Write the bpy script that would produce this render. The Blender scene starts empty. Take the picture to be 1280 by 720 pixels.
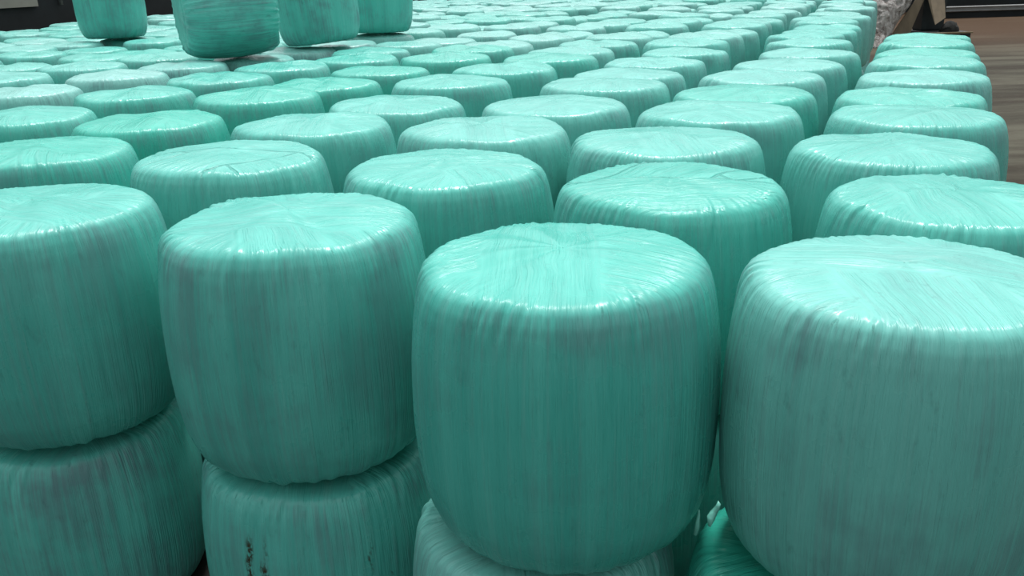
import bpy, math, random
import numpy as np
from mathutils import Matrix, Vector

R = random.Random(7)
C = bpy.context.scene.collection
TOPZ = 2.18            # height of the upper layer's tops above the yard
CAM_D = 1.0085         # the camera stands this far above the tops
STEP = 1.09            # layer pitch
BR, BH = 0.6, 1.11     # bale radius, height
PITCH = math.radians(20.1534)
ROLL = math.radians(-1.8093)
FPX = 1075.27

# ------------------------------------------------------------------ helpers
def link(o, parent=None):
    C.objects.link(o)
    if parent: o.parent = parent
    return o

def tag(o, label=None, cat=None, group=None, kind=None):
    if label: o['label'] = label
    if cat: o['category'] = cat
    if group: o['group'] = group
    if kind: o['kind'] = kind
    return o

def mesh_obj(name, verts, faces, mat, parent=None, smooth=True):
    me = bpy.data.meshes.new(name)
    me.from_pydata([tuple(v) for v in verts], [], faces)
    me.polygons.foreach_set('use_smooth', [smooth] * len(me.polygons))
    me.materials.append(mat)
    me.update()
    return link(bpy.data.objects.new(name, me), parent)

def box(x0, x1, y0, y1, z0, z1):
    v = [(x, y, z) for z in (z0, z1) for y in (y0, y1) for x in (x0, x1)]
    f = [(0, 2, 3, 1), (4, 5, 7, 6), (0, 1, 5, 4), (2, 6, 7, 3), (0, 4, 6, 2), (1, 3, 7, 5)]
    return v, f

def ray(px, py):
    """unit-depth ray of a photograph pixel in world axes"""
    x, y = px - 640, py - 360
    u = x * math.cos(ROLL) + y * math.sin(ROLL)
    v = -x * math.sin(ROLL) + y * math.cos(ROLL)
    r, dn = u / FPX, v / FPX
    return Vector((r, math.cos(PITCH) - dn * math.sin(PITCH), -math.sin(PITCH) - dn * math.cos(PITCH)))

CAM = Vector((0, 0, TOPZ + CAM_D))
def on_plane(px, py, z):
    q = ray(px, py)
    return CAM + q * ((z - CAM.z) / q.z)
def at_y(px, py, Y):
    q = ray(px, py)
    return CAM + q * (Y / q.y)

# ------------------------------------------------------------------ materials
class NT:
    def __init__(s, name):
        s.m = bpy.data.materials.new(name); s.m.use_nodes = True
        s.t = s.m.node_tree; s.t.nodes.clear()
        s.out = s.t.nodes.new('ShaderNodeOutputMaterial')
        s.b = s.t.nodes.new('ShaderNodeBsdfPrincipled')
        s.t.links.new(s.b.outputs[0], s.out.inputs[0])
    def put(s, sock, v):
        if isinstance(v, bpy.types.NodeSocket): s.t.links.new(v, sock)
        else: sock.default_value = v
    def math(s, op, a, b=0.0, c=0.0):
        n = s.t.nodes.new('ShaderNodeMath'); n.operation = op
        for i, v in enumerate((a, b, c)): s.put(n.inputs[i], v)
        return n.outputs[0]
    def noise(s, vec, scale, detail=2, rough=.5, dist=0):
        n = s.t.nodes.new('ShaderNodeTexNoise')
        s.put(n.inputs['Vector'], vec)
        n.inputs['Scale'].default_value = scale; n.inputs['Detail'].default_value = detail
        n.inputs['Roughness'].default_value = rough; n.inputs['Distortion'].default_value = dist
        return n.outputs[0]
    def ramp(s, v, lo, hi, a=0., b=1., smooth=True):
        n = s.t.nodes.new('ShaderNodeMapRange')
        n.interpolation_type = 'SMOOTHSTEP' if smooth else 'LINEAR'
        s.put(n.inputs[0], v)
        for i, k in enumerate((lo, hi, a, b)): n.inputs[i + 1].default_value = k
        return n.outputs[0]
    def mix(s, f, a, b, kind='RGBA'):
        n = s.t.nodes.new('ShaderNodeMix'); n.data_type = kind
        ia, ib, o = (6, 7, 2) if kind == 'RGBA' else ((4, 5, 1) if kind == 'VECTOR' else (2, 3, 0))
        s.put(n.inputs[0], f); s.put(n.inputs[ia], a); s.put(n.inputs[ib], b)
        return n.outputs[o]
    def comb(s, x, y, z):
        n = s.t.nodes.new('ShaderNodeCombineXYZ')
        for i, v in enumerate((x, y, z)): s.put(n.inputs[i], v)
        return n.outputs[0]
    def sep(s, v):
        n = s.t.nodes.new('ShaderNodeSeparateXYZ'); s.put(n.inputs[0], v); return n.outputs
    def attr(s, name, typ='GEOMETRY', out='Vector'):
        n = s.t.nodes.new('ShaderNodeAttribute'); n.attribute_type = typ; n.attribute_name = name
        return n.outputs[out]
    def vmul(s, v, k):
        n = s.t.nodes.new('ShaderNodeVectorMath'); n.operation = 'MULTIPLY'
        s.put(n.inputs[0], v); n.inputs[1].default_value = k; return n.outputs[0]
    def vadd(s, v, w):
        n = s.t.nodes.new('ShaderNodeVectorMath'); n.operation = 'ADD'
        s.put(n.inputs[0], v); s.put(n.inputs[1], w); return n.outputs[0]
    def bump(s, h, dist, strength=1., normal=None):
        n = s.t.nodes.new('ShaderNodeBump')
        n.inputs['Strength'].default_value = strength; n.inputs['Distance'].default_value = dist
        s.put(n.inputs['Height'], h)
        if normal: s.put(n.inputs['Normal'], normal)
        return n.outputs[0]

def strips_for(seed):
    r = random.Random(seed)
    out, a = [], r.uniform(0, 6.28)
    for k in range(7):
        a += math.radians(r.uniform(48, 80))
        out.append((a, r.uniform(.27, .40), r.uniform(-.14, .14), 3.7 * k + 1.3))
    return out

def film_material(name, strips, stain=False, efac=.35):
    n = NT(name)
    oi = n.t.nodes.new('ShaderNodeObjectInfo')
    col, rnd = oi.outputs['Color'], oi.outputs['Random']
    x, y, w = n.sep(n.attr('film'))
    wob = n.noise(n.comb(x, y, n.math('MULTIPLY', rnd, 31.)), 3.1, 1)
    wob = n.math('MULTIPLY_ADD', wob, .06, -.03)
    S = n.comb(n.math('MULTIPLY_ADD', x, .8, 5.1), n.math('MULTIPLY_ADD', w, 1., y), 0.)
    E = None; F = None; lay = 0.
    for a, h, off, seed in strips:
        ca, sa = math.cos(a), math.sin(a)
        s = n.math('MULTIPLY_ADD', x, ca, n.math('MULTIPLY_ADD', y, sa, n.math('ADD', wob, -off)))
        t = n.math('MULTIPLY_ADD', x, -sa, n.math('MULTIPLY_ADD', y, ca, w))
        d = n.math('ABSOLUTE', s)
        ins = n.ramp(d, h - .006, h + .006, 1., 0.)
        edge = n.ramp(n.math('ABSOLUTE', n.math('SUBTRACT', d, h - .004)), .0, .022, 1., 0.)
        wide = n.ramp(n.math('ABSOLUTE', n.math('SUBTRACT', d, h)), .008, .065, 1., 0.)
        F = wide if F is None else n.math('MAXIMUM', n.math('MULTIPLY', F, n.math('SUBTRACT', 1., ins)), wide)
        S = n.mix(ins, S, n.comb(n.math('ADD', s, seed), t, 0.), 'VECTOR')
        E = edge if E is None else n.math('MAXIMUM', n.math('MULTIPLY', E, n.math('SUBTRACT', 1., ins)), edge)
        lay = n.math('ADD', lay, ins)
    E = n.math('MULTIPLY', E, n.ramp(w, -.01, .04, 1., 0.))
    lay = n.math('MULTIPLY', lay, n.ramp(w, -.01, .06, 1., 0.))
    S = n.vadd(S, n.comb(n.math('MULTIPLY', rnd, 91.), n.math('MULTIPLY', rnd, 37.), 0.))
    rl = n.math('MAXIMUM', n.math('SQRT', n.math('MULTIPLY_ADD', x, x, n.math('MULTIPLY', y, y))), .05)
    V = n.vadd(n.comb(n.math('DIVIDE', x, rl), n.math('DIVIDE', y, rl), n.math('MULTIPLY', w, .035)), n.comb(n.math('MULTIPLY', rnd, 41.), n.math('MULTIPLY', rnd, 23.), 0.))
    sd = n.ramp(w, -.0, .05)
    fine = n.mix(sd, n.noise(n.vmul(S, (85, 1.6, 0)), 1., 3, .62), n.noise(V, 105., 3, .62), 'FLOAT')
    mid = n.mix(sd, n.noise(n.vmul(S, (21, 1.1, 0)), 1., 2, .55, .25), n.noise(V, 28., 3, .6), 'FLOAT')
    broad = n.mix(sd, n.noise(n.vmul(S, (6.5, .9, 0)), 1., 2, .5), n.noise(V, 5., 2, .5), 'FLOAT')
    tc = n.t.nodes.new('ShaderNodeTexCoord').outputs['Object']
    ob = n.vadd(tc, n.comb(n.math('MULTIPLY', rnd, 50.), 0., 0.))
    pch = n.noise(ob, 2.6, 4, .6)
    grit = n.noise(n.vmul(ob, (1, 1, .45)), 17., 4, .65)
    pale, deep, dirt = n.sep(col)
    base = n.mix(n.ramp(broad, .32, .68), (.060, .475, .405, 1), (.100, .565, .485, 1))
    base = n.mix(n.math('MULTIPLY', n.ramp(mid, .45, .75), .35), base, (.19, .62, .54, 1))
    base = n.mix(n.math('MULTIPLY', n.ramp(fine, .50, .78), .28), base, (.24, .66, .58, 1))
    base = n.mix(n.math('MULTIPLY', n.ramp(fine, .50, .26), .22), base, (.03, .33, .29, 1))
    base = n.mix(deep, base, (.035, .49, .36, 1))
    base = n.mix(pale, base, (.36, .63, .595, 1))
    df = n.math('MULTIPLY', n.ramp(n.math('ADD', n.math('MULTIPLY', pch, .7), n.math('MULTIPLY', mid, .45)), .50, .74), n.math('ADD', n.math('ADD', dirt, .16), n.math('MULTIPLY', n.ramp(n.math('ABSOLUTE', n.math('SUBTRACT', w, .10)), .0, .16, 1., 0.), .26)))
    df = n.math('MULTIPLY', df, n.ramp(w, -.01, .05, .35, 1.))
    base = n.mix(n.math('MINIMUM', df, .85), base, (.115, .225, .24, 1))
    gf = n.math('MULTIPLY', n.ramp(grit, .58, .78), n.math('MULTIPLY_ADD', dirt, .5, .14))
    base = n.mix(gf, base, (.05, .12, .12, 1))
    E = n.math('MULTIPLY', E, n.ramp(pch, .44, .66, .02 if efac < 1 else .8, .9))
    base = n.mix(n.math('MULTIPLY', E, .55 * efac), base, (.02, .26, .22, 1))  # overlapped film edge tint plus painted crease shade
    if stain:
        st = n.attr('stain', 'GEOMETRY', 'Fac')
        bl = n.noise(n.vmul(tc, (1, 1, .5)), 55., 3, .7)
        sf = n.math('MULTIPLY', st, n.ramp(bl, .40, .55))
        base = n.mix(sf, base, (.045, .032, .014, 1))
    n.put(n.b.inputs['Base Color'], base)
    n.put(n.b.inputs['Roughness'], n.math('MULTIPLY_ADD', n.ramp(pch, .35, .65), .10, n.math('MULTIPLY_ADD', dirt, .2, .20)))
    n.b.inputs['IOR'].default_value = 1.5
    h = n.math('ADD', n.math('MULTIPLY', fine, .42), n.math('ADD', n.math('MULTIPLY', mid, n.mix(sd, .95, .6, 'FLOAT')), n.math('MULTIPLY', lay, .03)))
    F = n.math('MULTIPLY', F, n.math('SUBTRACT', 1., sd))
    h = n.mix(F, h, n.math('MULTIPLY_ADD', lay, .03, .68), 'FLOAT')
    h = n.math('SUBTRACT', h, n.math('MULTIPLY', E, 1.1 * efac))
    n.put(n.b.inputs['Normal'], n.bump(h, .013, .85))
    return n.m

def plain(name, rgb, rough=.7, var=.25, scale=3., bump=0., metallic=0., stretch=(1, 1, 1)):
    n = NT(name)
    tc = n.t.nodes.new('ShaderNodeTexCoord').outputs['Object']
    f = n.noise(n.vmul(tc, stretch), scale, 5, .6)
    a = tuple(c * (1 - var) for c in rgb) + (1,); b = tuple(min(1, c * (1 + var)) for c in rgb) + (1,)
    n.put(n.b.inputs['Base Color'], n.mix(n.ramp(f, .3, .7), a, b))
    n.b.inputs['Roughness'].default_value = rough; n.b.inputs['Metallic'].default_value = metallic
    if bump: n.put(n.b.inputs['Normal'], n.bump(f, bump))
    return n.m

NVAR = 4
STRIPS = [strips_for(11 + 5 * k) for k in range(NVAR)]
# the middle front bale: last strip runs straight back, the one under it sweeps to the right
STRIPS.append(STRIPS[0][:4] + [(2.9, .45, .1, 21.), (math.radians(85), .46, -.05, 31.), (math.radians(141), .30, .32, 37.), (math.radians(19), .345, -.13, 43.)])
# the bale with the pinched crease: last strip's edge crosses the middle
STRIPS.append(STRIPS[1][:4] + [(math.radians(63), .42, .10, 23.), (math.radians(163), .40, -.12, 29.), (math.radians(109), .46, .50, 41.)])
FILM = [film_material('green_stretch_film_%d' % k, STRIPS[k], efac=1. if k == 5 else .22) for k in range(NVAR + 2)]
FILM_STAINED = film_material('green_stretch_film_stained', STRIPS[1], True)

# ------------------------------------------------------------------ bale mesh
PROFILE = [(0, 1.012), (.3, 1.007), (.6, .996), (.76, .986), (.845, .973), (.885, .957), (.917, .928), (.940, .888), (.963, .82),
           (.986, .72), (1, .54), (.996, .37), (.974, .22), (.935, .115), (.88, .05), (.81, .012), (.74, 0), (.4, 0), (0, 0)]
def catmull(pts, n):
    p = np.array(pts, float); seg = np.linalg.norm(np.diff(p, axis=0) * [BR, BH], axis=1)
    t = np.concatenate([[0], np.cumsum(seg)])
    m = np.gradient(p, t, axis=0)
    # dense near the two rims
    g = np.linspace(0, t[-1], 2000); rho = 1 + 2.2 * np.exp(-((g - t[4]) / .14) ** 2) + 1.2 * np.exp(-((g - t[14]) / .14) ** 2)
    cum = np.cumsum(rho); cum = (cum - cum[0]) / (cum[-1] - cum[0])
    q = np.interp(np.linspace(0, 1, n), cum, g)
    k = np.clip(np.searchsorted(t, q, side='right') - 1, 0, len(t) - 2)
    h = (t[k + 1] - t[k]); s = ((q - t[k]) / h)[:, None]; h = h[:, None]
    out = (2 * s**3 - 3 * s**2 + 1) * p[k] + (s**3 - 2 * s**2 + s) * h * m[k] + (-2 * s**3 + 3 * s**2) * p[k + 1] + (s**3 - s**2) * h * m[k + 1]
    return out, q, t
class Per:
    """smooth 1-D noise, by random harmonics"""
    def __init__(s, rs, f0, f1, n, integer=False):
        fr = rs.uniform(f0, f1, n); s.f = np.round(fr) if integer else fr
        s.p = rs.uniform(0, 6.28, n); s.a = rs.uniform(.5, 1, n) / math.sqrt(n) * 1.2
    def __call__(s, x):
        return sum(a * np.cos(f * x + p) for a, f, p in zip(s.a, s.f, s.p))

def bale_mesh(name, seed, nt, npf, variant, rough=1., stain=None, mat=None):
    rs = np.random.RandomState(seed)
    pr, arc, tk = catmull(PROFILE, npf)
    rim = tk[4]
    th = np.linspace(0, 2 * math.pi, nt, endpoint=False)
    r = np.clip(pr[:, 0], .004, None)[:, None] * BR; z = pr[:, 1][:, None] * BH
    a = arc[:, None]; T = th[None, :]
    d = np.gradient(np.stack([pr[:, 0] * BR, pr[:, 1] * BH], 1), axis=0); d /= np.linalg.norm(d, axis=1)[:, None] + 1e-9
    nr, nz = -d[:, 1][:, None], d[:, 0][:, None]         # outward normal of the profile
    # film coordinates
    rn = np.clip(a / rim, 0, 1) * .83 + np.clip((a - rim) / .25, 0, 1) * .12
    fx, fy = rn * np.cos(T), rn * np.sin(T)
    w = np.clip(a - rim, 0, None) * np.ones_like(T)
    # big shape: out of round, tops that sag and heave, soft flats in the flank
    lo, lo2, lo3 = Per(rs, 1, 4, 4, True), Per(rs, 1, 3, 3, True), Per(rs, 3, 9, 5, True)
    rr = r * (1 + rough * (.011 * lo(T) + .006 * lo3(T + a * .7)))
    topw = np.clip(1 - a / (rim + .25), 0, 1) * np.clip(r / (.5 * BR), 0, 1)
    zz = z + rough * topw * (.020 * lo2(T) + .012 * lo3(T)) + rough * np.clip(1 - a / rim, 0, 1) * .012 * Per(rs, 3, 7, 4)(fx * 1.3 + .8 * fy + 2)
    # pleats gathered at the rim, dying out down the flank
    W = np.exp(-((a - rim - .03) / .10) ** 2)
    pl1, pl2 = Per(rs, 26, 60, 9, True), Per(rs, 60, 120, 9, True)
    env = .55 + .45 * lo3(T * 1.0)
    disp = rough * W * np.clip(env, .15, 1.3) * (.0050 * pl1(T + .25 * a) + .0040 * pl2(T + .4 * a))
    side = np.clip((a - rim) / .1, 0, 1) * np.clip((arc[-1] - BR * .7 - a) / .1, 0, 1)
    disp = disp + rough * side * (.0013 * Per(rs, 40, 110, 10, True)(T + .03 * np.sin(a * 7)) * (.6 + .6 * lo(T * 1.0 + 1)))
    # the overlapping film strips and the folds along them
    lay = np.zeros_like(fx); fold = np.zeros_like(fx)
    for k, (an, h, off, sd) in enumerate(STRIPS[variant]):
        s = fx * math.cos(an) + fy * math.sin(an) - off
        ins = np.clip((h + .008 - np.abs(s)) / .016, 0, 1)
        f = .55 * Per(rs, 8, 22, 5)(s) + .30 * Per(rs, 30, 60, 7)(s)
        fold = fold * (1 - ins) + f * ins; lay = lay + ins
    topz = np.clip(1.25 - a / rim, 0, 1)
    disp = disp + rough * topz * np.clip(r / (.12 * BR), 0, 1) * (.0030 * fold + .0004 * lay)
    # bottom rim pleats
    Wb = np.exp(-((a - (arc[-1] - BR * .78)) / .09) ** 2)
    disp = disp + rough * Wb * .004 * Per(rs, 12, 50, 9, True)(T)
    rr = rr + disp * nr; zz = zz + disp * nz
    zz = np.where(pr[:, 1][:, None] < .004, np.maximum(zz, 0), zz)
    zz = zz - zz.min(); zz = np.where(a > arc[-1] - BR * .6, 0 * zz, zz)
    rr = rr * (BR / rr.max())
    co = np.stack([rr * np.cos(T), rr * np.sin(T), zz * np.ones_like(T)], -1).reshape(-1, 3)
    i = np.arange(npf - 1)[:, None]; j = np.arange(nt)[None, :]; jn = (j + 1) % nt
    q = np.stack([i * nt + j, (i + 1) * nt + j, (i + 1) * nt + jn, i * nt + jn], -1).reshape(-1, 4)
    me = bpy.data.meshes.new(name)
    me.vertices.add(len(co)); me.vertices.foreach_set('co', co.astype(np.float32).ravel())
    me.loops.add(q.size); me.loops.foreach_set('vertex_index', q.astype(np.int32).ravel())
    me.polygons.add(len(q)); me.polygons.foreach_set('loop_start', (np.arange(len(q)) * 4).astype(np.int32))
    me.polygons.foreach_set('use_smooth', np.ones(len(q), bool))
    at = me.attributes.new('film', 'FLOAT_VECTOR', 'POINT')
    at.data.foreach_set('vector', np.stack([fx, fy, w], -1).astype(np.float32).ravel())
    if stain is not None:
        v = np.zeros((npf, nt))
        for (ang, half, z0, z1, amt) in stain:
            dth = (T - ang + math.pi) % (2 * math.pi) - math.pi
            wob = .012 * np.sin(a * 23) + .006 * np.sin(a * 61)
            v = np.maximum(v, amt * np.clip(1.6 - np.abs(dth + wob) / half * 1.2, 0, 1) * np.clip((z1 - z) / .06, 0, 1) * np.clip((z - z0) / .06, 0, 1))
        sa = me.attributes.new('stain', 'FLOAT', 'POINT'); sa.data.foreach_set('value', v.astype(np.float32).ravel())
    me.materials.append(mat or FILM[variant])
    me.update(calc_edges=True); me.validate()
    return me

MID = [bale_mesh('bale_film', 100 + k, 168, 72, k % NVAR) for k in range(8)]
FAR = [bale_mesh('bale_film_far', 200 + k, 64, 34, k % NVAR) for k in range(6)]

# ------------------------------------------------------------------ where the bales stand
AL = math.radians(22.9927)
DV = np.array([math.sin(AL), math.cos(AL)]); PV = np.array([DV[1], -DV[0]])
U0 = [2.89, 2.883, 3.03, 2.97, 4.129, 5.4165, 6.713, 7.55]
UA, VB, V0 = 1.2196, 1.4552, .4475
SEEN = {   # column -> (index, x, y) of bales read off the photograph
 0: [(0, 1.34, 2.77), (1, 2.015, 3.775), (2, 2.22, 4.77), (3, 2.72, 5.87), (4, 3.23, 6.93), (5, 3.84, 8.08), (6, 4.37, 9.16), (7, 4.89, 10.43), (8, 5.43, 11.44), (9, 5.96, 12.54)],
 1: [(0, 0.195, 3.085), (1, 0.81, 4.21), (2, 1.04, 5.29), (3, 1.53, 6.33), (4, 2.04, 7.49), (5, 2.52, 8.64), (6, 3.15, 9.78), (7, 3.83, 10.91)],
 2: [(0, -0.99, 3.75), (1, -0.32, 4.83), (2, -0.07, 5.97), (3, 0.39, 7.06), (4, 0.93, 8.24), (5, 1.32, 9.38), (6, 1.78, 10.46), (8, 2.61, 12.66)],
 3: [(0, -2.33, 4.12), (1, -1.72, 5.33), (2, -1.46, 6.5), (3, -0.97, 7.56), (4, -0.55, 8.77), (5, -0.02, 9.9), (6, 0.56, 10.99), (7, 0.9, 12.12), (8, 1.4, 13.23)],
 4: [(0, -3.12, 5.79), (1, -2.86, 6.91), (2, -2.32, 8.22), (3, -1.92, 9.34), (4, -1.5, 10.44), (5, -0.76, 11.49), (6, -0.46, 12.63)],
 5: [(0, -4.23, 7.62), (1, -3.72, 8.89), (2, -3.23, 9.9), (3, -2.8, 11.04), (4, -2.03, 12.25), (5, -1.98, 13.25)],
 6: [(0, -5.18, 9.31), (1, -4.6, 10.51), (2, -4.24, 11.6), (3, -3.6, 12.71), (4, -3.22, 13.95)],
 7: [(0, -6.17, 10.85), (1, -5.67, 11.91)],
}
LOOK = {   # (column, index) -> pale, deep, dirt
 (0,0):(.30,.0,.35),(0,1):(.12,.15,.1),(0,2):(.16,.1,.08),(0,3):(.15,.15,.08),(0,4):(.1,.3,.08),(0,5):(.3,.05,.15),(0,6):(.18,.15,.1),(0,7):(.1,.35,.1),(0,8):(.12,.3,.1),(0,9):(.1,.35,.1),
 (1,0):(.05,.18,.12),(1,1):(.06,.25,.08),(1,2):(.2,.1,.12),(1,3):(.2,.1,.08),(1,4):(.08,.3,.05),(1,5):(.3,.0,.12),(1,6):(.3,.0,.12),(1,7):(.3,.05,.1),
 (2,0):(.10,.08,.30),(2,1):(.12,.12,.12),(2,2):(.25,.05,.15),(2,3):(.25,.05,.1),(2,4):(.25,.08,.1),(2,5):(.28,.0,.2),(2,6):(.25,.0,.2),
 (3,0):(.10,.15,.18),(3,1):(.15,.12,.12),(3,2):(.15,.12,.1),(3,3):(.18,.1,.08),(3,4):(.12,.15,.1),(3,5):(.12,.2,.1),(3,6):(.1,.3,.05),(3,7):(.3,.1,.15),(3,8):(.25,.15,.15),
 (4,0):(.02,.40,.12),(4,1):(.0,.55,.1),(4,2):(.03,.45,.05),(4,3):(.03,.45,.05),(4,4):(.03,.45,.08),(4,5):(.08,.4,.05),(4,6):(.08,.4,.1),
 (5,0):(.10,.3,.25),(5,1):(.08,.3,.08),(5,2):(.12,.25,.08),(5,3):(.15,.2,.05),(5,4):(.08,.3,.05),(5,5):(.2,.2,.1),
 (6,0):(.55,.0,.2),(6,1):(.6,.0,.2),(6,2):(.45,.0,.35),(6,3):(.55,.0,.25),(6,4):(.6,.0,.3),(6,5):(.6,.0,.35),
 (7,0):(.3,.1,.12),(7,1):(.25,.1,.12),
}
def col_v(j): return V0 - VB * j
# edge of the field on its far left, where the dark wall shows
EA, EB = on_plane(18, 33, TOPZ), on_plane(200, 18, TOPZ)
edir = (EB - EA).normalized()
enor = Vector((-edir.y, edir.x, 0))
if enor.y < 0: enor = -enor
def past_edge(x, y): return (Vector((x, y, TOPZ)) - EA).dot(enor)

def to_px(p):
    q = Vector(p) - CAM
    zc = q.y * math.cos(PITCH) - q.z * math.sin(PITCH); yc = -q.y * math.sin(PITCH) - q.z * math.cos(PITCH)
    if zc < .3: return None
    a, b = FPX * q.x / zc, FPX * yc / zc
    return 640 + a * math.cos(ROLL) - b * math.sin(ROLL), 360 + a * math.sin(ROLL) + b * math.cos(ROLL), zc

bales = []      # dict(col, idx, x, y, seen)
for j in range(0, 27):
    seen = {i: (x, y) for i, x, y in SEEN.get(j, [])}
    u0 = U0[j] if j < 8 else 2.95 + R.uniform(-.3, .3)
    v0 = col_v(j)
    if j == 7: v0 -= .05
    last = max(seen) if seen else None
    if last is not None:      # the lattice carries on from the last bale read off
        lx = np.array(seen[last]); du = lx @ DV - (u0 + UA * last); dv_ = lx @ PV - v0
    for i in range(-8, 34):
        if i in seen:
            x, y = seen[i]
        else:
            if j == 0 and i > 9: continue
            u = u0 + UA * i; v = v0
            if last is not None and i > last:
                k = math.exp(-(i - last) / 4); u += du; v += dv_ * k
            if u < 2.8: continue
            s = .10 if i <= 0 else .16
            s *= 1. if u < 13 else 1.5
            u += R.uniform(-s, s) * .6; v += R.uniform(-s, s)
            x, y = (u * DV + v * PV)
        if y > 41 or y < 1.9 or (i not in seen and y > 29 and x > 10.2): continue
        if i not in seen and past_edge(x, y) > -.55: continue
        bales.append(dict(col=j, idx=i, x=float(x), y=float(y), seen=i in seen, s=1.))
# push touching bales a little apart
for it in range(120):
    for a in range(len(bales)):
        A = bales[a]
        for b in range(a + 1, min(a + 90, len(bales))):
            B = bales[b]
            dx, dy = B['x'] - A['x'], B['y'] - A['y']
            if abs(dx) > 1.35 or abs(dy) > 1.35: continue
            du, dv = dx * DV[0] + dy * DV[1], (dx * PV[0] + dy * PV[1]) / 1.095
            dd = math.hypot(du, dv)
            if 1e-6 < dd < 1.203:
                k = (1.203 - dd) * .25 / dd
                du *= k; dv *= k
                ex, ey = du * DV[0] + dv * PV[0], du * DV[1] + dv * PV[1]
                pa, pb = A['y'] < 4.35 and A['seen'], B['y'] < 4.35 and B['seen']     # the front bales stay where they were read off
                if pa and pb: continue
                fa, fb = (0, 2) if pa else (2, 0) if pb else (1, 1)
                A['x'] -= ex * fa; A['y'] -= ey * fa; B['x'] += ex * fb; B['y'] += ey * fb
sel = []
for B in bales:
    p = to_px((B['x'], B['y'], TOPZ))
    if p is None: continue
    B['px'], B['py'], B['zc'] = p
    r = BR * FPX / p[2]
    inframe = p[0] + r > 0 and p[0] - r < 1280 and p[1] + r * .5 > 0
    near = p[0] + r > -350 and p[0] - r < 1600 and p[1] + r > -12
    B['in'] = inframe
    if inframe or near: sel.append(B)
sel.sort(key=lambda B: (not B['in'], B['zc']))
ind = [B for B in sel if B['in']][:292]
rest = [B for B in sel if B not in ind]
# those beside the frame but close by stay single things too
beside = [B for B in rest if not B['in'] and B['zc'] < 9]
rest = [B for B in rest if B not in beside]

ORD = ['', 'first', 'second', 'third', 'fourth', 'fifth', 'sixth', 'seventh', 'eighth', 'ninth', 'tenth', 'eleventh', 'twelfth', 'thirteenth', 'fourteenth', 'fifteenth',
       'sixteenth', 'seventeenth', 'eighteenth', 'nineteenth', 'twentieth', 'twenty-first', 'twenty-second', 'twenty-third', 'twenty-fourth', 'twenty-fifth', 'twenty-sixth', 'twenty-seventh', 'twenty-eighth', 'twenty-ninth', 'thirtieth']
SPECIAL = {
 (0,0): 'big pale greyish front bale of the rightmost column, cut off by the right photo edge',
 (0,1): 'mint bale with a flat striped film band, directly behind the pale front bale at right',
 (1,0): 'large bright green front bale, nearest to the middle, with broad striped film across its top',
 (1,1): 'bright green bale with curved fold on its top, directly behind the large middle front bale',
 (2,0): 'smudged green front bale, second from the left in the front row',
 (3,0): 'front bale of the row at far left, partly cut off by the left edge',
 (3,1): 'mint bale with dark pinched crease in its top, behind the two left front bales',
 (4,0): 'deep green bale at the left edge right behind the leftmost front bale',
}
def look_word(l):
    if l[0] >= .4: return 'pale grey-mint'
    if l[1] >= .38: return 'deep green'
    if l[0] >= .22: return 'pale mint'
    if l[1] >= .2: return 'bright green'
    return 'mint green'

def new_bale(me, loc, rot, scale, look, label, group, name='wrapped_bale'):
    o = link(bpy.data.objects.new(name, me))
    o.location = loc; o.rotation_euler = rot; o.scale = (scale, scale, scale if isinstance(scale, float) else 1)
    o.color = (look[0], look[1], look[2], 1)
    tag(o, label, 'bale', group)
    return o

HERO_ROT = {(1, 0): 0., (3, 1): 0., (1, 1): math.pi, (0, 1): 0.}
colcount = {}
for B in sorted(ind, key=lambda B: (B['col'], B['idx'])):
    colcount[B['col']] = colcount.get(B['col'], 0) + 1
    B['ord'] = colcount[B['col']]
lower_done = []
def place(B, hero_i):
    key = (B['col'], B['idx'])
    look = LOOK.get(key)
    zc = B['zc']
    if look is None:
        far = min(1, max(0, (zc - 9) / 12))  # far bales turn paler: distance haze put into the film colour
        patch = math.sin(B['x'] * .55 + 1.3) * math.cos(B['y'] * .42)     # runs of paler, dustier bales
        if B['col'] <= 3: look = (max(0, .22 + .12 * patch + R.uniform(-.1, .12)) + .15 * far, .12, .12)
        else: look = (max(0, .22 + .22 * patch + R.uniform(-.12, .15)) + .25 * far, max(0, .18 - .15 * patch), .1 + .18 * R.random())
    if zc < 5.75: me = bale_mesh('bale_film_near', 300 + hero_i, 420, 190, {(1, 0): 4, (3, 1): 5, (1, 1): 5, (0, 1): 4}.get(key, hero_i % NVAR))
    elif zc < 13: me = MID[R.randrange(8)]
    else: me = FAR[R.randrange(6)]
    dz = 0.
    tl = 0.
    rot = (0, 0, -AL + HERO_ROT.get(key, R.choice((0., math.pi))))
    sc = B['s'] * (1. if B['seen'] else R.uniform(.97, 1.0)) * (.965 if key in ((0, 0), (0, 1)) else 1.)
    if key in SPECIAL: label = SPECIAL[key]
    elif B.get('ord'):
        colw = 'rightmost column' if B['col'] == 0 else '%s column from the right' % ORD[B['col'] + 1]
        label = '%s wrapped bale, %s from the front in the %s' % (look_word(look), ORD[B['ord']], colw)
    else: label = 'mint wrapped bale standing just outside the view'
    g = 'bales in the upper layer' if B['in'] else 'bales just outside the view'
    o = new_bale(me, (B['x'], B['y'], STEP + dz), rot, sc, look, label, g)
    wide = (1.01 if key == (0, 0) else 1.01 if key == (1, 0) else 1.035 if B['col'] == 0 else 1.05 if zc < 5.2 else 1.09) * (1. if B['seen'] else R.uniform(.95, 1.0))
    o.scale = (sc * wide, sc, R.uniform(.99, 1.005) if zc < 7 else R.uniform(.965, 1.012) if zc < 14 else (R.uniform(.94, 1.015) if zc < 18 else R.uniform(.90, 1.03)))
    return o
h = 0
for B in ind + beside:
    place(B, h); h += 1

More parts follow.
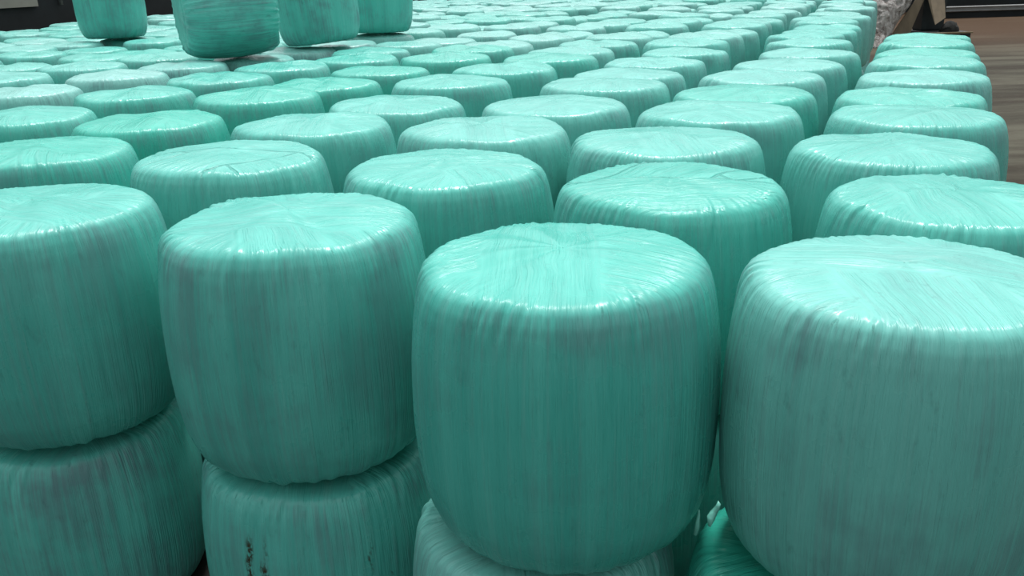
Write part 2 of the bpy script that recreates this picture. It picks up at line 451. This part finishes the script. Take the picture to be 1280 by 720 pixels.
# lower layer, single bales where the photograph or a step aside can show them
LOWLAB = {
 (3,0): 'lower wrapped bale under the leftmost front bale',
 (2,0): 'lower bale with brown dirt streaks, under the second front bale from the left',
 (1,0): 'pale lower bale under the large middle front bale, only its top edge showing',
 (0,0): 'deep green lower bale under the pale right front bale, in the gap at the bottom',
}
LOWLOOK = {(3,0): (.12, .05, .5), (2,0): (.12, .05, .3), (1,0): (.35, .0, .3), (0,0): (.0, .8, .0)}
LOWOFF = {(3,0): (-.06, .02), (2,0): (.0, .0), (1,0): (-.10, .01), (0,0): (-.14, -.03)}
for B in ind + beside:
    key = (B['col'], B['idx'])
    if not (B['zc'] < 8 or (B['col'] <= 1 and B['zc'] < 16)):
        rest.append(dict(B, low=True)); continue
    ox, oy = LOWOFF.get(key, (R.uniform(-.01, .01), R.uniform(-.01, .01)))
    look = LOWLOOK.get(key, (.15, .12, .2))
    if key == (2, 0):
        b = math.atan2(-(B['y']), -B['x'])
        me = bale_mesh('bale_film_near', 401, 420, 190, 1, stain=[(b + AL - .66, .030, .0, .92, 1.), (b + AL - .53, .034, .0, .80, 1.), (b + AL - .52, .014, .5, .93, .6), (b + AL + .27, .006, .0, .88, 1.), (b + AL + .42, .004, .55, .72, .8)], mat=FILM_STAINED)
        rz = 0.
    elif key in LOWLAB:
        me = bale_mesh('bale_film_near', 410 + B['col'], 420, 190, B['col'] % NVAR); rz = R.uniform(0, 6.28)
    else: me = (MID if B['zc'] < 7 else FAR)[R.randrange(6)]; rz = R.uniform(0, 6.28)
    o = new_bale(me, (B['x'] + ox, B['y'] + oy, 0), (0, 0, -AL + (0. if key == (2, 0) else R.choice((0., math.pi)))), 1.0, look,
             LOWLAB.get(key, 'green wrapped bale of the lower layer, hidden beneath an upper bale'),
             'front bales of the lower layer' if key in LOWLAB else 'bales hidden in the lower layer')
    sc = .96 if key in ((1, 0), (0, 0)) else B['s'] * .995
    zm = max(v.co.z for v in me.vertices); o.scale = (sc * (1. if B['col'] <= 1 else 1.05), sc, (STEP - .004) / zm)
    if key == (0, 0):   # the loose film end that sticks up beside the gap
        LOWD = o
    if key == (1, 0):
        LOWC = o

# everything too far or hidden to tell apart: one mass
if rest:
    src = FAR[0]
    n = len(src.vertices); co0 = np.zeros(n * 3, np.float32); src.vertices.foreach_get('co', co0); co0 = co0.reshape(-1, 3)
    fl0 = np.zeros(n * 3, np.float32); src.attributes['film'].data.foreach_get('vector', fl0); fl0 = fl0.reshape(-1, 3)
    q0 = np.zeros(len(src.loops), np.int32); src.loops.foreach_get('vertex_index', q0)
    cs, fs, qs = [], [], []
    for k, B in enumerate(rest):
        for layer in ([0] if B.get('low') else [0, 1]):
            a = R.uniform(0, 6.28); s = R.uniform(.96, 1.)
            c = co0.copy(); c[:, 0] = s * (co0[:, 0] * math.cos(a) - co0[:, 1] * math.sin(a)) + B['x']
            c[:, 1] = s * (co0[:, 0] * math.sin(a) + co0[:, 1] * math.cos(a)) + B['y']
            c[:, 2] = co0[:, 2] * (STEP - .01) / co0[:, 2].max() + layer * (STEP)
            qs.append(q0 + len(cs) * n); cs.append(c); fs.append(fl0 + [0, 0, 3. * len(cs)])
    co = np.concatenate(cs); q = np.concatenate(qs); fl = np.concatenate(fs)
    me = bpy.data.meshes.new('distant_hidden_bales')
    me.vertices.add(len(co)); me.vertices.foreach_set('co', co.astype(np.float32).ravel())
    me.loops.add(len(q)); me.loops.foreach_set('vertex_index', q.astype(np.int32))
    nf = len(q) // 4
    me.polygons.add(nf); me.polygons.foreach_set('loop_start', (np.arange(nf) * 4).astype(np.int32))
    me.polygons.foreach_set('use_smooth', np.ones(nf, bool))
    at = me.attributes.new('film', 'FLOAT_VECTOR', 'POINT'); at.data.foreach_set('vector', fl.astype(np.float32).ravel())
    me.materials.append(FILM[0]); me.update(calc_edges=True)
    o = link(bpy.data.objects.new('distant_and_hidden_bales', me)); o.color = (.42, .08, .2, 1)
    tag(o, 'hazy mass of pale wrapped bales at the far end and hidden in the lower layer', 'bales', None, 'stuff')

# ------------------------------------------------------------------ bales lying on top of the field
def seat(o, x, y, sink=0.):
    """lower the bale until it touches the bales below"""
    o.location = (0, -500, 0)
    bpy.context.view_layer.update()
    co = np.zeros(len(o.data.vertices) * 3, np.float32); o.data.vertices.foreach_get('co', co); co = co.reshape(-1, 3)
    M = np.array(o.matrix_world.to_3x3()); w = co @ M.T
    dg = bpy.context.evaluated_depsgraph_get(); gap = 1e9
    low = w[w[:, 2] < w[:, 2].min() + .35]
    for q in low[::max(1, len(low) // 2500)]:
        hit, loc, *_ = bpy.context.scene.ray_cast(dg, Vector((x + q[0], y + q[1], 8.)), Vector((0, 0, -1)))
        if hit: gap = min(gap, q[2] - loc.z)
    o.location = (x, y, -gap - sink + .012)
TB = []
def top_bale(px, py, back, rot, sc, look, label, seed, sink=.0, szz=1.):
    p = on_plane(px, py, TOPZ); q = Vector((p.x, p.y, 0)).normalized() * back
    me = bale_mesh('bale_film', seed, 220, 100, seed % NVAR, 2.3 if seed == 502 else 1.4)
    o = new_bale(me, (0, 0, 0), rot, 1., look, label, 'bales standing on top of the field')
    o.scale = (sc, sc, sc * szz)
    seat(o, p.x + q.x, p.y + q.y, sink)
    TB.append(o); return o
top_bale(146, 51, .50, (0, 0, .7), 1.10, (.10, .12, .45), 'dull green bale standing upright on the field, leftmost of the four on top', 501)
T2 = top_bale(275, 79, .42, (0, 0, 0), 1.10, (.12, .05, .55), 'dull green bale tipped on its side, folded end showing, on top of the field', 502)
top_bale(404, 60, .50, (.0, -.08, .0), 1.10, (.14, .0, .6), 'leaning dull green bale on the field, beside the tipped-over bale', 503)
top_bale(474, 47, .52, (0, .02, 1.1), 1.10, (.08, .15, .4), 'green bale on the field, half hidden behind the leaning bale, rightmost on top', 504)
ax = Vector((.85, .46, .03)).normalized()
T2.rotation_euler = ax.to_track_quat('Z', 'Y').to_euler()
p = on_plane(268, 79, TOPZ)
seat(T2, p.x - .52, p.y + .40)

# ------------------------------------------------------------------ loose film ends beside the dark gap
def tail(parent, pts, name='film_tail', label='loose light green film end'):
    """ribbon through world points (left edge, right edge), a few millimetres thick"""
    v, f = [], []
    for (l, r) in pts:
        l, r = Vector(l), Vector(r); m = (l + r) / 2
        nrm = Vector((0, -1, .3)).normalized() * .004
        v += [l + nrm, m + nrm * 4, r + nrm, r - nrm, m - nrm, l - nrm]
    k = len(pts)
    for i in range(k - 1):
        for a in range(6):
            b = (a + 1) % 6; f.append((i * 6 + a, i * 6 + b, (i + 1) * 6 + b, (i + 1) * 6 + a))
    f += [tuple(range(6))[::-1], tuple((k - 1) * 6 + a for a in range(6))]
    bpy.context.view_layer.update()
    inv = parent.matrix_world.inverted()
    o = mesh_obj(name, [inv @ Vector(q) for q in v], f, TAILMAT, parent); o['label'] = label
    return o
TAILMAT = plain('loose_film', (.22, .66, .55), .35, .15, 9.)
Yt = 2.62
tail(LOWD, [(at_y(885, 657, Yt), at_y(888, 658, Yt)), (at_y(884, 645, Yt), at_y(893, 650, Yt)), (at_y(888, 639, Yt + .02), at_y(896, 642, Yt)), (at_y(895, 632, Yt), at_y(899, 636, Yt)), (at_y(898, 626, Yt), at_y(901, 631, Yt))])
Yc = 2.72
tail(LOWC, [(at_y(867, 668, Yc), at_y(871, 668, Yc)), (at_y(869, 655, Yc), at_y(875, 658, Yc)), (at_y(872, 642, Yc), at_y(875, 645, Yc)), (at_y(873, 637, Yc), at_y(874, 637, Yc))], label='pale loose film edge')

# ------------------------------------------------------------------ yard
n = NT('brown_concrete_yard')
tc = n.t.nodes.new('ShaderNodeTexCoord').outputs['Object']
big = n.noise(n.vmul(tc, (.06, .35, 1)), 1., 5, .6); med = n.noise(n.vmul(tc, (.35, 1.1, 1)), 1., 5, .65); sm = n.noise(tc, 7., 5, .6)
c = n.mix(n.ramp(big, .42, .58), (.034, .029, .019, 1), (.088, .083, .060, 1))
c = n.mix(n.math('MULTIPLY', n.ramp(med, .45, .7), .55), c, (.030, .018, .012, 1))
c = n.mix(n.math('MULTIPLY', n.ramp(sm, .5, .75), .3), c, (.095, .085, .066, 1))
far = n.ramp(n.sep(tc)[1], 27., 42.)
c = n.mix(n.math('MULTIPLY', far, .7), c, (.075, .037, .016, 1))
c = n.mix(n.ramp(n.sep(tc)[1], 5., 9., .85, 0.), c, (.008, .010, .010, 1))  # near floor blackened to paint in the shade between the front bales
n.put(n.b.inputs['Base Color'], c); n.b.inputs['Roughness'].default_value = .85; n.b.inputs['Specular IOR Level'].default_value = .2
n.put(n.b.inputs['Normal'], n.bump(sm, .01))
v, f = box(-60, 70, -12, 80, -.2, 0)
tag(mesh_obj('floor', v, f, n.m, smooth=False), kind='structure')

# ------------------------------------------------------------------ walls
DARK = plain('dark_wall', (.010, .013, .015), .8, .35, .8)
BEIGE = plain('beige_panel', (.33, .31, .27), .75, .08, 1.2)
v, f = box(-60, 70, 58, 58.4, 0, 9)
tag(mesh_obj('wall_back', v, f, DARK, smooth=False), kind='structure')
# left wall runs along the far left edge of the field
def along(a, s, z): q = EA + edir * a + enor * s; return (q.x, q.y, z)
def slab(name, a0, a1, s0, s1, z0, z1, mat, parent=None, **k):
    v = [along(a, s, z) for z in (z0, z1) for s in (s0, s1) for a in (a0, a1)]
    f = [(0, 2, 3, 1), (4, 5, 7, 6), (0, 1, 5, 4), (2, 6, 7, 3), (0, 4, 6, 2), (1, 3, 7, 5)]
    o = mesh_obj(name, v, f, mat, parent, smooth=False); return tag(o, **k)
slab('wall_left', -14, 26, 3.0, 3.4, 0, 7.5, DARK, kind='structure')
def on_left(px, py):   # where a pixel's ray meets the left wall's face
    q = ray(px, py); P0 = EA + enor * 3.0
    t = (P0 - CAM).dot(enor) / q.dot(enor); p = CAM + q * t
    return (p - EA).dot(edir), p.z
a1, zb = on_left(45, 7.5); a0, zb0 = on_left(0, 11)
slab('trim_1', -14, a1, 2.9, 3.0, (zb + zb0) / 2, 7.2, BEIGE, kind='structure')
am, zm = on_left(74, 6)
PIPE = plain('galvanised_pipe', (.30, .32, .33), .45, .15, 4., metallic=.5)
pv, pf = [], []
for k, z in enumerate((zm, 6.8)):
    for i in range(12):
        t = i / 12 * 2 * math.pi; q = along(am, 2.9, z); pv.append((q[0] + .06 * math.cos(t), q[1] + .06 * math.sin(t), q[2]))
pf = [(i, (i + 1) % 12, 12 + (i + 1) % 12, 12 + i) for i in range(12)] + [tuple(range(12))[::-1], tuple(range(12, 24))]
tag(mesh_obj('wall_pipe', pv, pf, PIPE), 'thin grey pipe on the dark wall beyond the field at top left', 'pipe')

# rail along the far dark wall on the right
RAIL = plain('grey_rail', (.20, .20, .20), .6, .1, 3.)
pa, pb = at_y(1184, 12.0, 50.5), at_y(1300, 8.0, 50.5)
rail = bpy.data.objects.new('guard_rail', None); link(rail); rail.location = (pa.x, 50.5, 0)
tag(rail, 'long grey guard rail before the dark wall at the far right', 'rail')
zr = (pa.z + pb.z) / 2
sl = 0.
prof = [(-.02, .16), (.06, .11), (.0, .05), (.0, -.05), (.06, -.11), (-.02, -.16), (-.06, -.15), (-.05, 0), (-.06, .15)]
x0, x1 = -1.2, 16.
v = [(x, -q[0] * 1., zr + q[1]) for x in (x0, x1) for q in prof]; m = len(prof)
f = [(i, (i + 1) % m, m + (i + 1) % m, m + i) for i in range(m)] + [tuple(range(m))[::-1], tuple(range(m, 2 * m))]
mesh_obj('rail_beam', v, f, RAIL, rail, smooth=False)
v, f = box(x0 - .2, x1, .10, .40, 0, max(.12, zr + .10))
mesh_obj('kerb', v, f, DARK, rail, smooth=False)

# ------------------------------------------------------------------ heap of plastic sheeting on the yard behind the rightmost column
YH = 35.0
def gp(px, Y):      # ground point below a pixel column at depth Y
    q = at_y(px, 40, Y); return q.x
xl, xr_ = gp(1079, YH), gp(1150, YH)
cx, hw = (xl + xr_) / 2 - .15, (xr_ - xl) / 2 + .45
nS = NT('crumpled_plastic_sheeting')
tc = nS.t.nodes.new('ShaderNodeTexCoord').outputs['Object']
w1 = nS.noise(nS.vmul(tc, (1.6, 1.6, .8)), 3.2, 6, .7, .8); w2 = nS.noise(tc, 9., 4, .7, .5)
c = nS.mix(nS.ramp(w1, .36, .56), (.24, .19, .17, 1), (.66, .61, .58, 1))
c = nS.mix(nS.math('MULTIPLY', nS.ramp(w2, .52, .7), .6), c, (.93, .92, .91, 1))  # white flecks paint glints into the sheeting colour
nS.put(nS.b.inputs['Base Color'], c); nS.b.inputs['Roughness'].default_value = .32
nS.put(nS.b.inputs['Normal'], nS.bump(nS.math('ADD', w1, nS.math('MULTIPLY', w2, .4)), .25, 1.))
from mathutils import noise as mn
nu, nvv = 120, 70
HX0 = gp(1096, YH)
v, f = [], []
HW = [(0, .40), (.3, .44), (.8, .62), (1.5, .98), (2.1, 1.1), (2.5, .95), (2.75, .55), (2.85, 0)]
HC = [(0, .0), (.5, .06), (1.0, .22), (1.56, .45), (2.2, .6), (2.85, .65)]
for i in range(nvv + 1):
    z0 = 2.85 * (1 - (1 - i / nvv) ** 1.25)
    hwz = float(np.interp(z0, *zip(*HW))); cxz = HX0 + float(np.interp(z0, *zip(*HC))); cyz = YH + .75 * z0 - .25
    for k in range(nu):
        a = k / nu * 2 * math.pi
        x, y = hwz * math.cos(a), .85 * hwz * math.sin(a)
        q = Vector((x + cxz * .3, y, z0))
        d = mn.noise(q * 1.6) * .25 + (1 - 2 * abs(mn.noise(q * 2.9 + Vector((3, 1, 7))))) * .16 + (1 - 2 * abs(mn.noise(q * 6.1))) * .09
        d = min(d, .12)
        v.append((cxz + x * (1 + d), cyz + y * (1 + d), max(.0, z0 + (.25 * d if 1 < i < nvv else 0))))
for i in range(nvv):
    for k in range(nu):
        k2 = (k + 1) % nu; f.append((i * nu + k, i * nu + k2, (i + 1) * nu + k2, (i + 1) * nu + k))
f.append(tuple(range(nu))[::-1])
heap = mesh_obj('plastic_sheeting_heap', v, f, nS.m)
tag(heap, 'crumpled heap of grey-brown plastic sheeting beyond the rightmost column of bales', 'plastic sheeting')

# dark skip with cardboard sheets hanging over it, right of the heap
SKIP = plain('dark_container', (.016, .022, .024), .55, .3, 2.)
CARD = plain('tan_cardboard', (.20, .155, .105), .8, .12, 2., stretch=(3, 3, .4))
WOOD = plain('tan_wood_edge', (.27, .21, .13), .8, .15, 5.)
xs0, xs1 = gp(1143, 36), gp(1190, 36)
def slabobj(name, x0, x1, y0, y1, z0, z1, mat, parent=None, bev=.02):
    v, f = box(x0, x1, y0, y1, z0, z1); o = mesh_obj(name, v, f, mat, parent, smooth=False)
    b = o.modifiers.new('bevel', 'BEVEL'); b.width = bev; b.segments = 2; return o
pal = bpy.data.objects.new('low_platform', None); link(pal); pal.location = ((xs0 + xs1) / 2, 35.6, 0)
tag(pal, 'low dark platform with tan edge lying on the yard behind the rightmost column', 'platform')
w2 = (xs1 - xs0) / 2
slabobj('deck', -w2, w2 + .1, -.9, 1.2, .20, .48, SKIP, pal)
slabobj('edge_board', -w2, w2 + .16, -.93, -.90, .43, .49, WOOD, pal, .008)
for k in (-1, 0, 1): slabobj('runner', k * (w2 - .15) - .07, k * (w2 - .15) + .07, -.85, 1.15, 0, .20, SKIP, pal, .01)

binx0, binx1 = gp(1142, 36.4), gp(1172, 36.4)
bn = bpy.data.objects.new('dark_bin', None); link(bn); bn.location = ((binx0 + binx1) / 2, 36.3, .482)
tag(bn, 'tall dark bin on the low platform, between plastic heap and tan board', 'bin')
w3 = (binx1 - binx0) / 2
v, f = [], []
tb = [(.84, 0), (.9, .06), (.97, 1.7), (1.04, 1.72), (1.04, 1.84), (.95, 1.84), (.9, 1.0), (.8, .08)]
sq = [(-1, -1), (1, -1), (1, 1), (-1, 1)]
for (s, z) in tb:
    for (a, b) in sq: v.append((a * w3 * s, b * .45 * s, z))
for i in range(len(tb) - 1):
    for k in range(4): f.append((i * 4 + k, i * 4 + (k + 1) % 4, (i + 1) * 4 + (k + 1) % 4, (i + 1) * 4 + k))
f += [(3, 2, 1, 0), tuple(len(tb) * 4 - 4 + k for k in range(4))]
mesh_obj('body', v, f, SKIP, bn, smooth=False)

def board(name, px, label, thick, Y0, Y1):
    """a leaning sheet cut to an outline; it stands on its lowest corner"""
    pts = []
    for (x, y, t) in px: pts.append(at_y(x, y, Y0 + (Y1 - Y0) * t))
    k = len(pts); off = Vector((0, thick, 0))
    v = pts + [q + off for q in pts]
    f = [tuple(range(k))[::-1], tuple(range(k, 2 * k))] + [(i, (i + 1) % k, k + (i + 1) % k, k + i) for i in range(k)]
    o = mesh_obj(name, v, f, CARD, smooth=False); tag(o, label, 'board'); return o
board('leaning_board', [(1169, 31.0, 0), (1182, 22, .3), (1181, 0, .8), (1180.5, -14, 1), (1161, -14, 1), (1160.5, 0, .8)], 'pointed tan board leaning against the dark bin on the low platform', .04, 34.95, 35.65)
board('leaning_board', [(1112, 47.2, 0), (1137, 46.7, 0), (1140, 35, .1), (1157, -4, .9), (1159, -14, 1), (1154, -14, 1)], 'narrow tan strip leaning between plastic heap and dark bin', .04, 35.45, 35.75)
# dark scraps lying on the platform's right end
sv, sf = [], []
for i in range(9):
    for k in range(20):
        a = k / 20 * 2 * math.pi; t = i / 8
        q = Vector((.36 * (1 - t * t) ** .6 * math.cos(a) if i < 8 else 0, .3 * (1 - t * t) ** .6 * math.sin(a) if i < 8 else 0, .40 * t))
        d = mn.noise(q * 7 + Vector((5, 2, 1))) * .09
        sv.append((q.x + d, q.y + d * .5, max(0, q.z + (d if i else 0))))
for i in range(8):
    for k in range(20): sf.append((i * 20 + k, i * 20 + (k + 1) % 20, (i + 1) * 20 + (k + 1) % 20, (i + 1) * 20 + k))
sf.append(tuple(range(20))[::-1])
scr = mesh_obj('crumpled_tarp', sv, sf, plain('dark_tarp', (.012, .013, .012), .9, .5, 9.), smooth=False)
scr.location = (gp(1187, 35.1), 35.15, .482)
tag(scr, "small crumpled dark tarp on the platform's right end, beside the tan board", 'tarp')

# ------------------------------------------------------------------ sky, sun, camera
w = bpy.data.worlds.new('overcast'); bpy.context.scene.world = w; w.use_nodes = True
t = w.node_tree; t.nodes.clear()
o = t.nodes.new('ShaderNodeOutputWorld'); bg = t.nodes.new('ShaderNodeBackground'); t.links.new(bg.outputs[0], o.inputs[0])
tcw = t.nodes.new('ShaderNodeTexCoord'); dp = t.nodes.new('ShaderNodeVectorMath'); dp.operation = 'DOT_PRODUCT'
t.links.new(tcw.outputs['Generated'], dp.inputs[0])
TILT = math.radians(24)      # sky gradient shaped brighter over the far side to light the tops
dp.inputs[1].default_value = (0, math.sin(TILT), math.cos(TILT))
rp = t.nodes.new('ShaderNodeValToRGB'); t.links.new(dp.outputs['Value'], rp.inputs[0])
cr = rp.color_ramp; cr.interpolation = 'LINEAR'
cr.elements[0].position = 0.; cr.elements[0].color = (.195, .235, .235, 1)
cr.elements[1].position = 1.; cr.elements[1].color = (1, 1, 1, 1)
for p_, v_ in ((.30, .27), (.50, .33), (.70, .46), (.82, .80)):
    e = cr.elements.new(p_); e.color = (v_ * .96, v_, v_ * 1.03, 1)
t.links.new(rp.outputs[0], bg.inputs[0]); bg.inputs[1].default_value = 1.95
sun = bpy.data.lights.new('overhead_sun', 'SUN'); sun.energy = 2.5; sun.angle = math.radians(9); sun.color = (1, .99, .97)
so = link(bpy.data.objects.new('overhead_sun', sun)); so.rotation_euler = (math.radians(-14), math.radians(4), 0); so.location = (0, 5, 20)

cam = bpy.data.cameras.new('camera'); co_ = link(bpy.data.objects.new('camera', cam))
cam.sensor_width = 36; cam.lens = 36 * FPX / 1280; cam.clip_end = 300
r0 = Vector((1, 0, 0)); d0 = Vector((0, -math.sin(PITCH), -math.cos(PITCH))); fw = Vector((0, math.cos(PITCH), -math.sin(PITCH)))
rt = r0 * math.cos(ROLL) - d0 * math.sin(ROLL); dn = r0 * math.sin(ROLL) + d0 * math.cos(ROLL)
M = Matrix((rt, -dn, -fw)).transposed().to_4x4(); M.translation = CAM
co_.matrix_world = M
bpy.context.scene.camera = co_
vs = bpy.context.scene.view_settings
vs.view_transform = 'Standard'; vs.look = 'None'; vs.gamma = 1; vs.use_curve_mapping = False; vs.exposure = 0.0
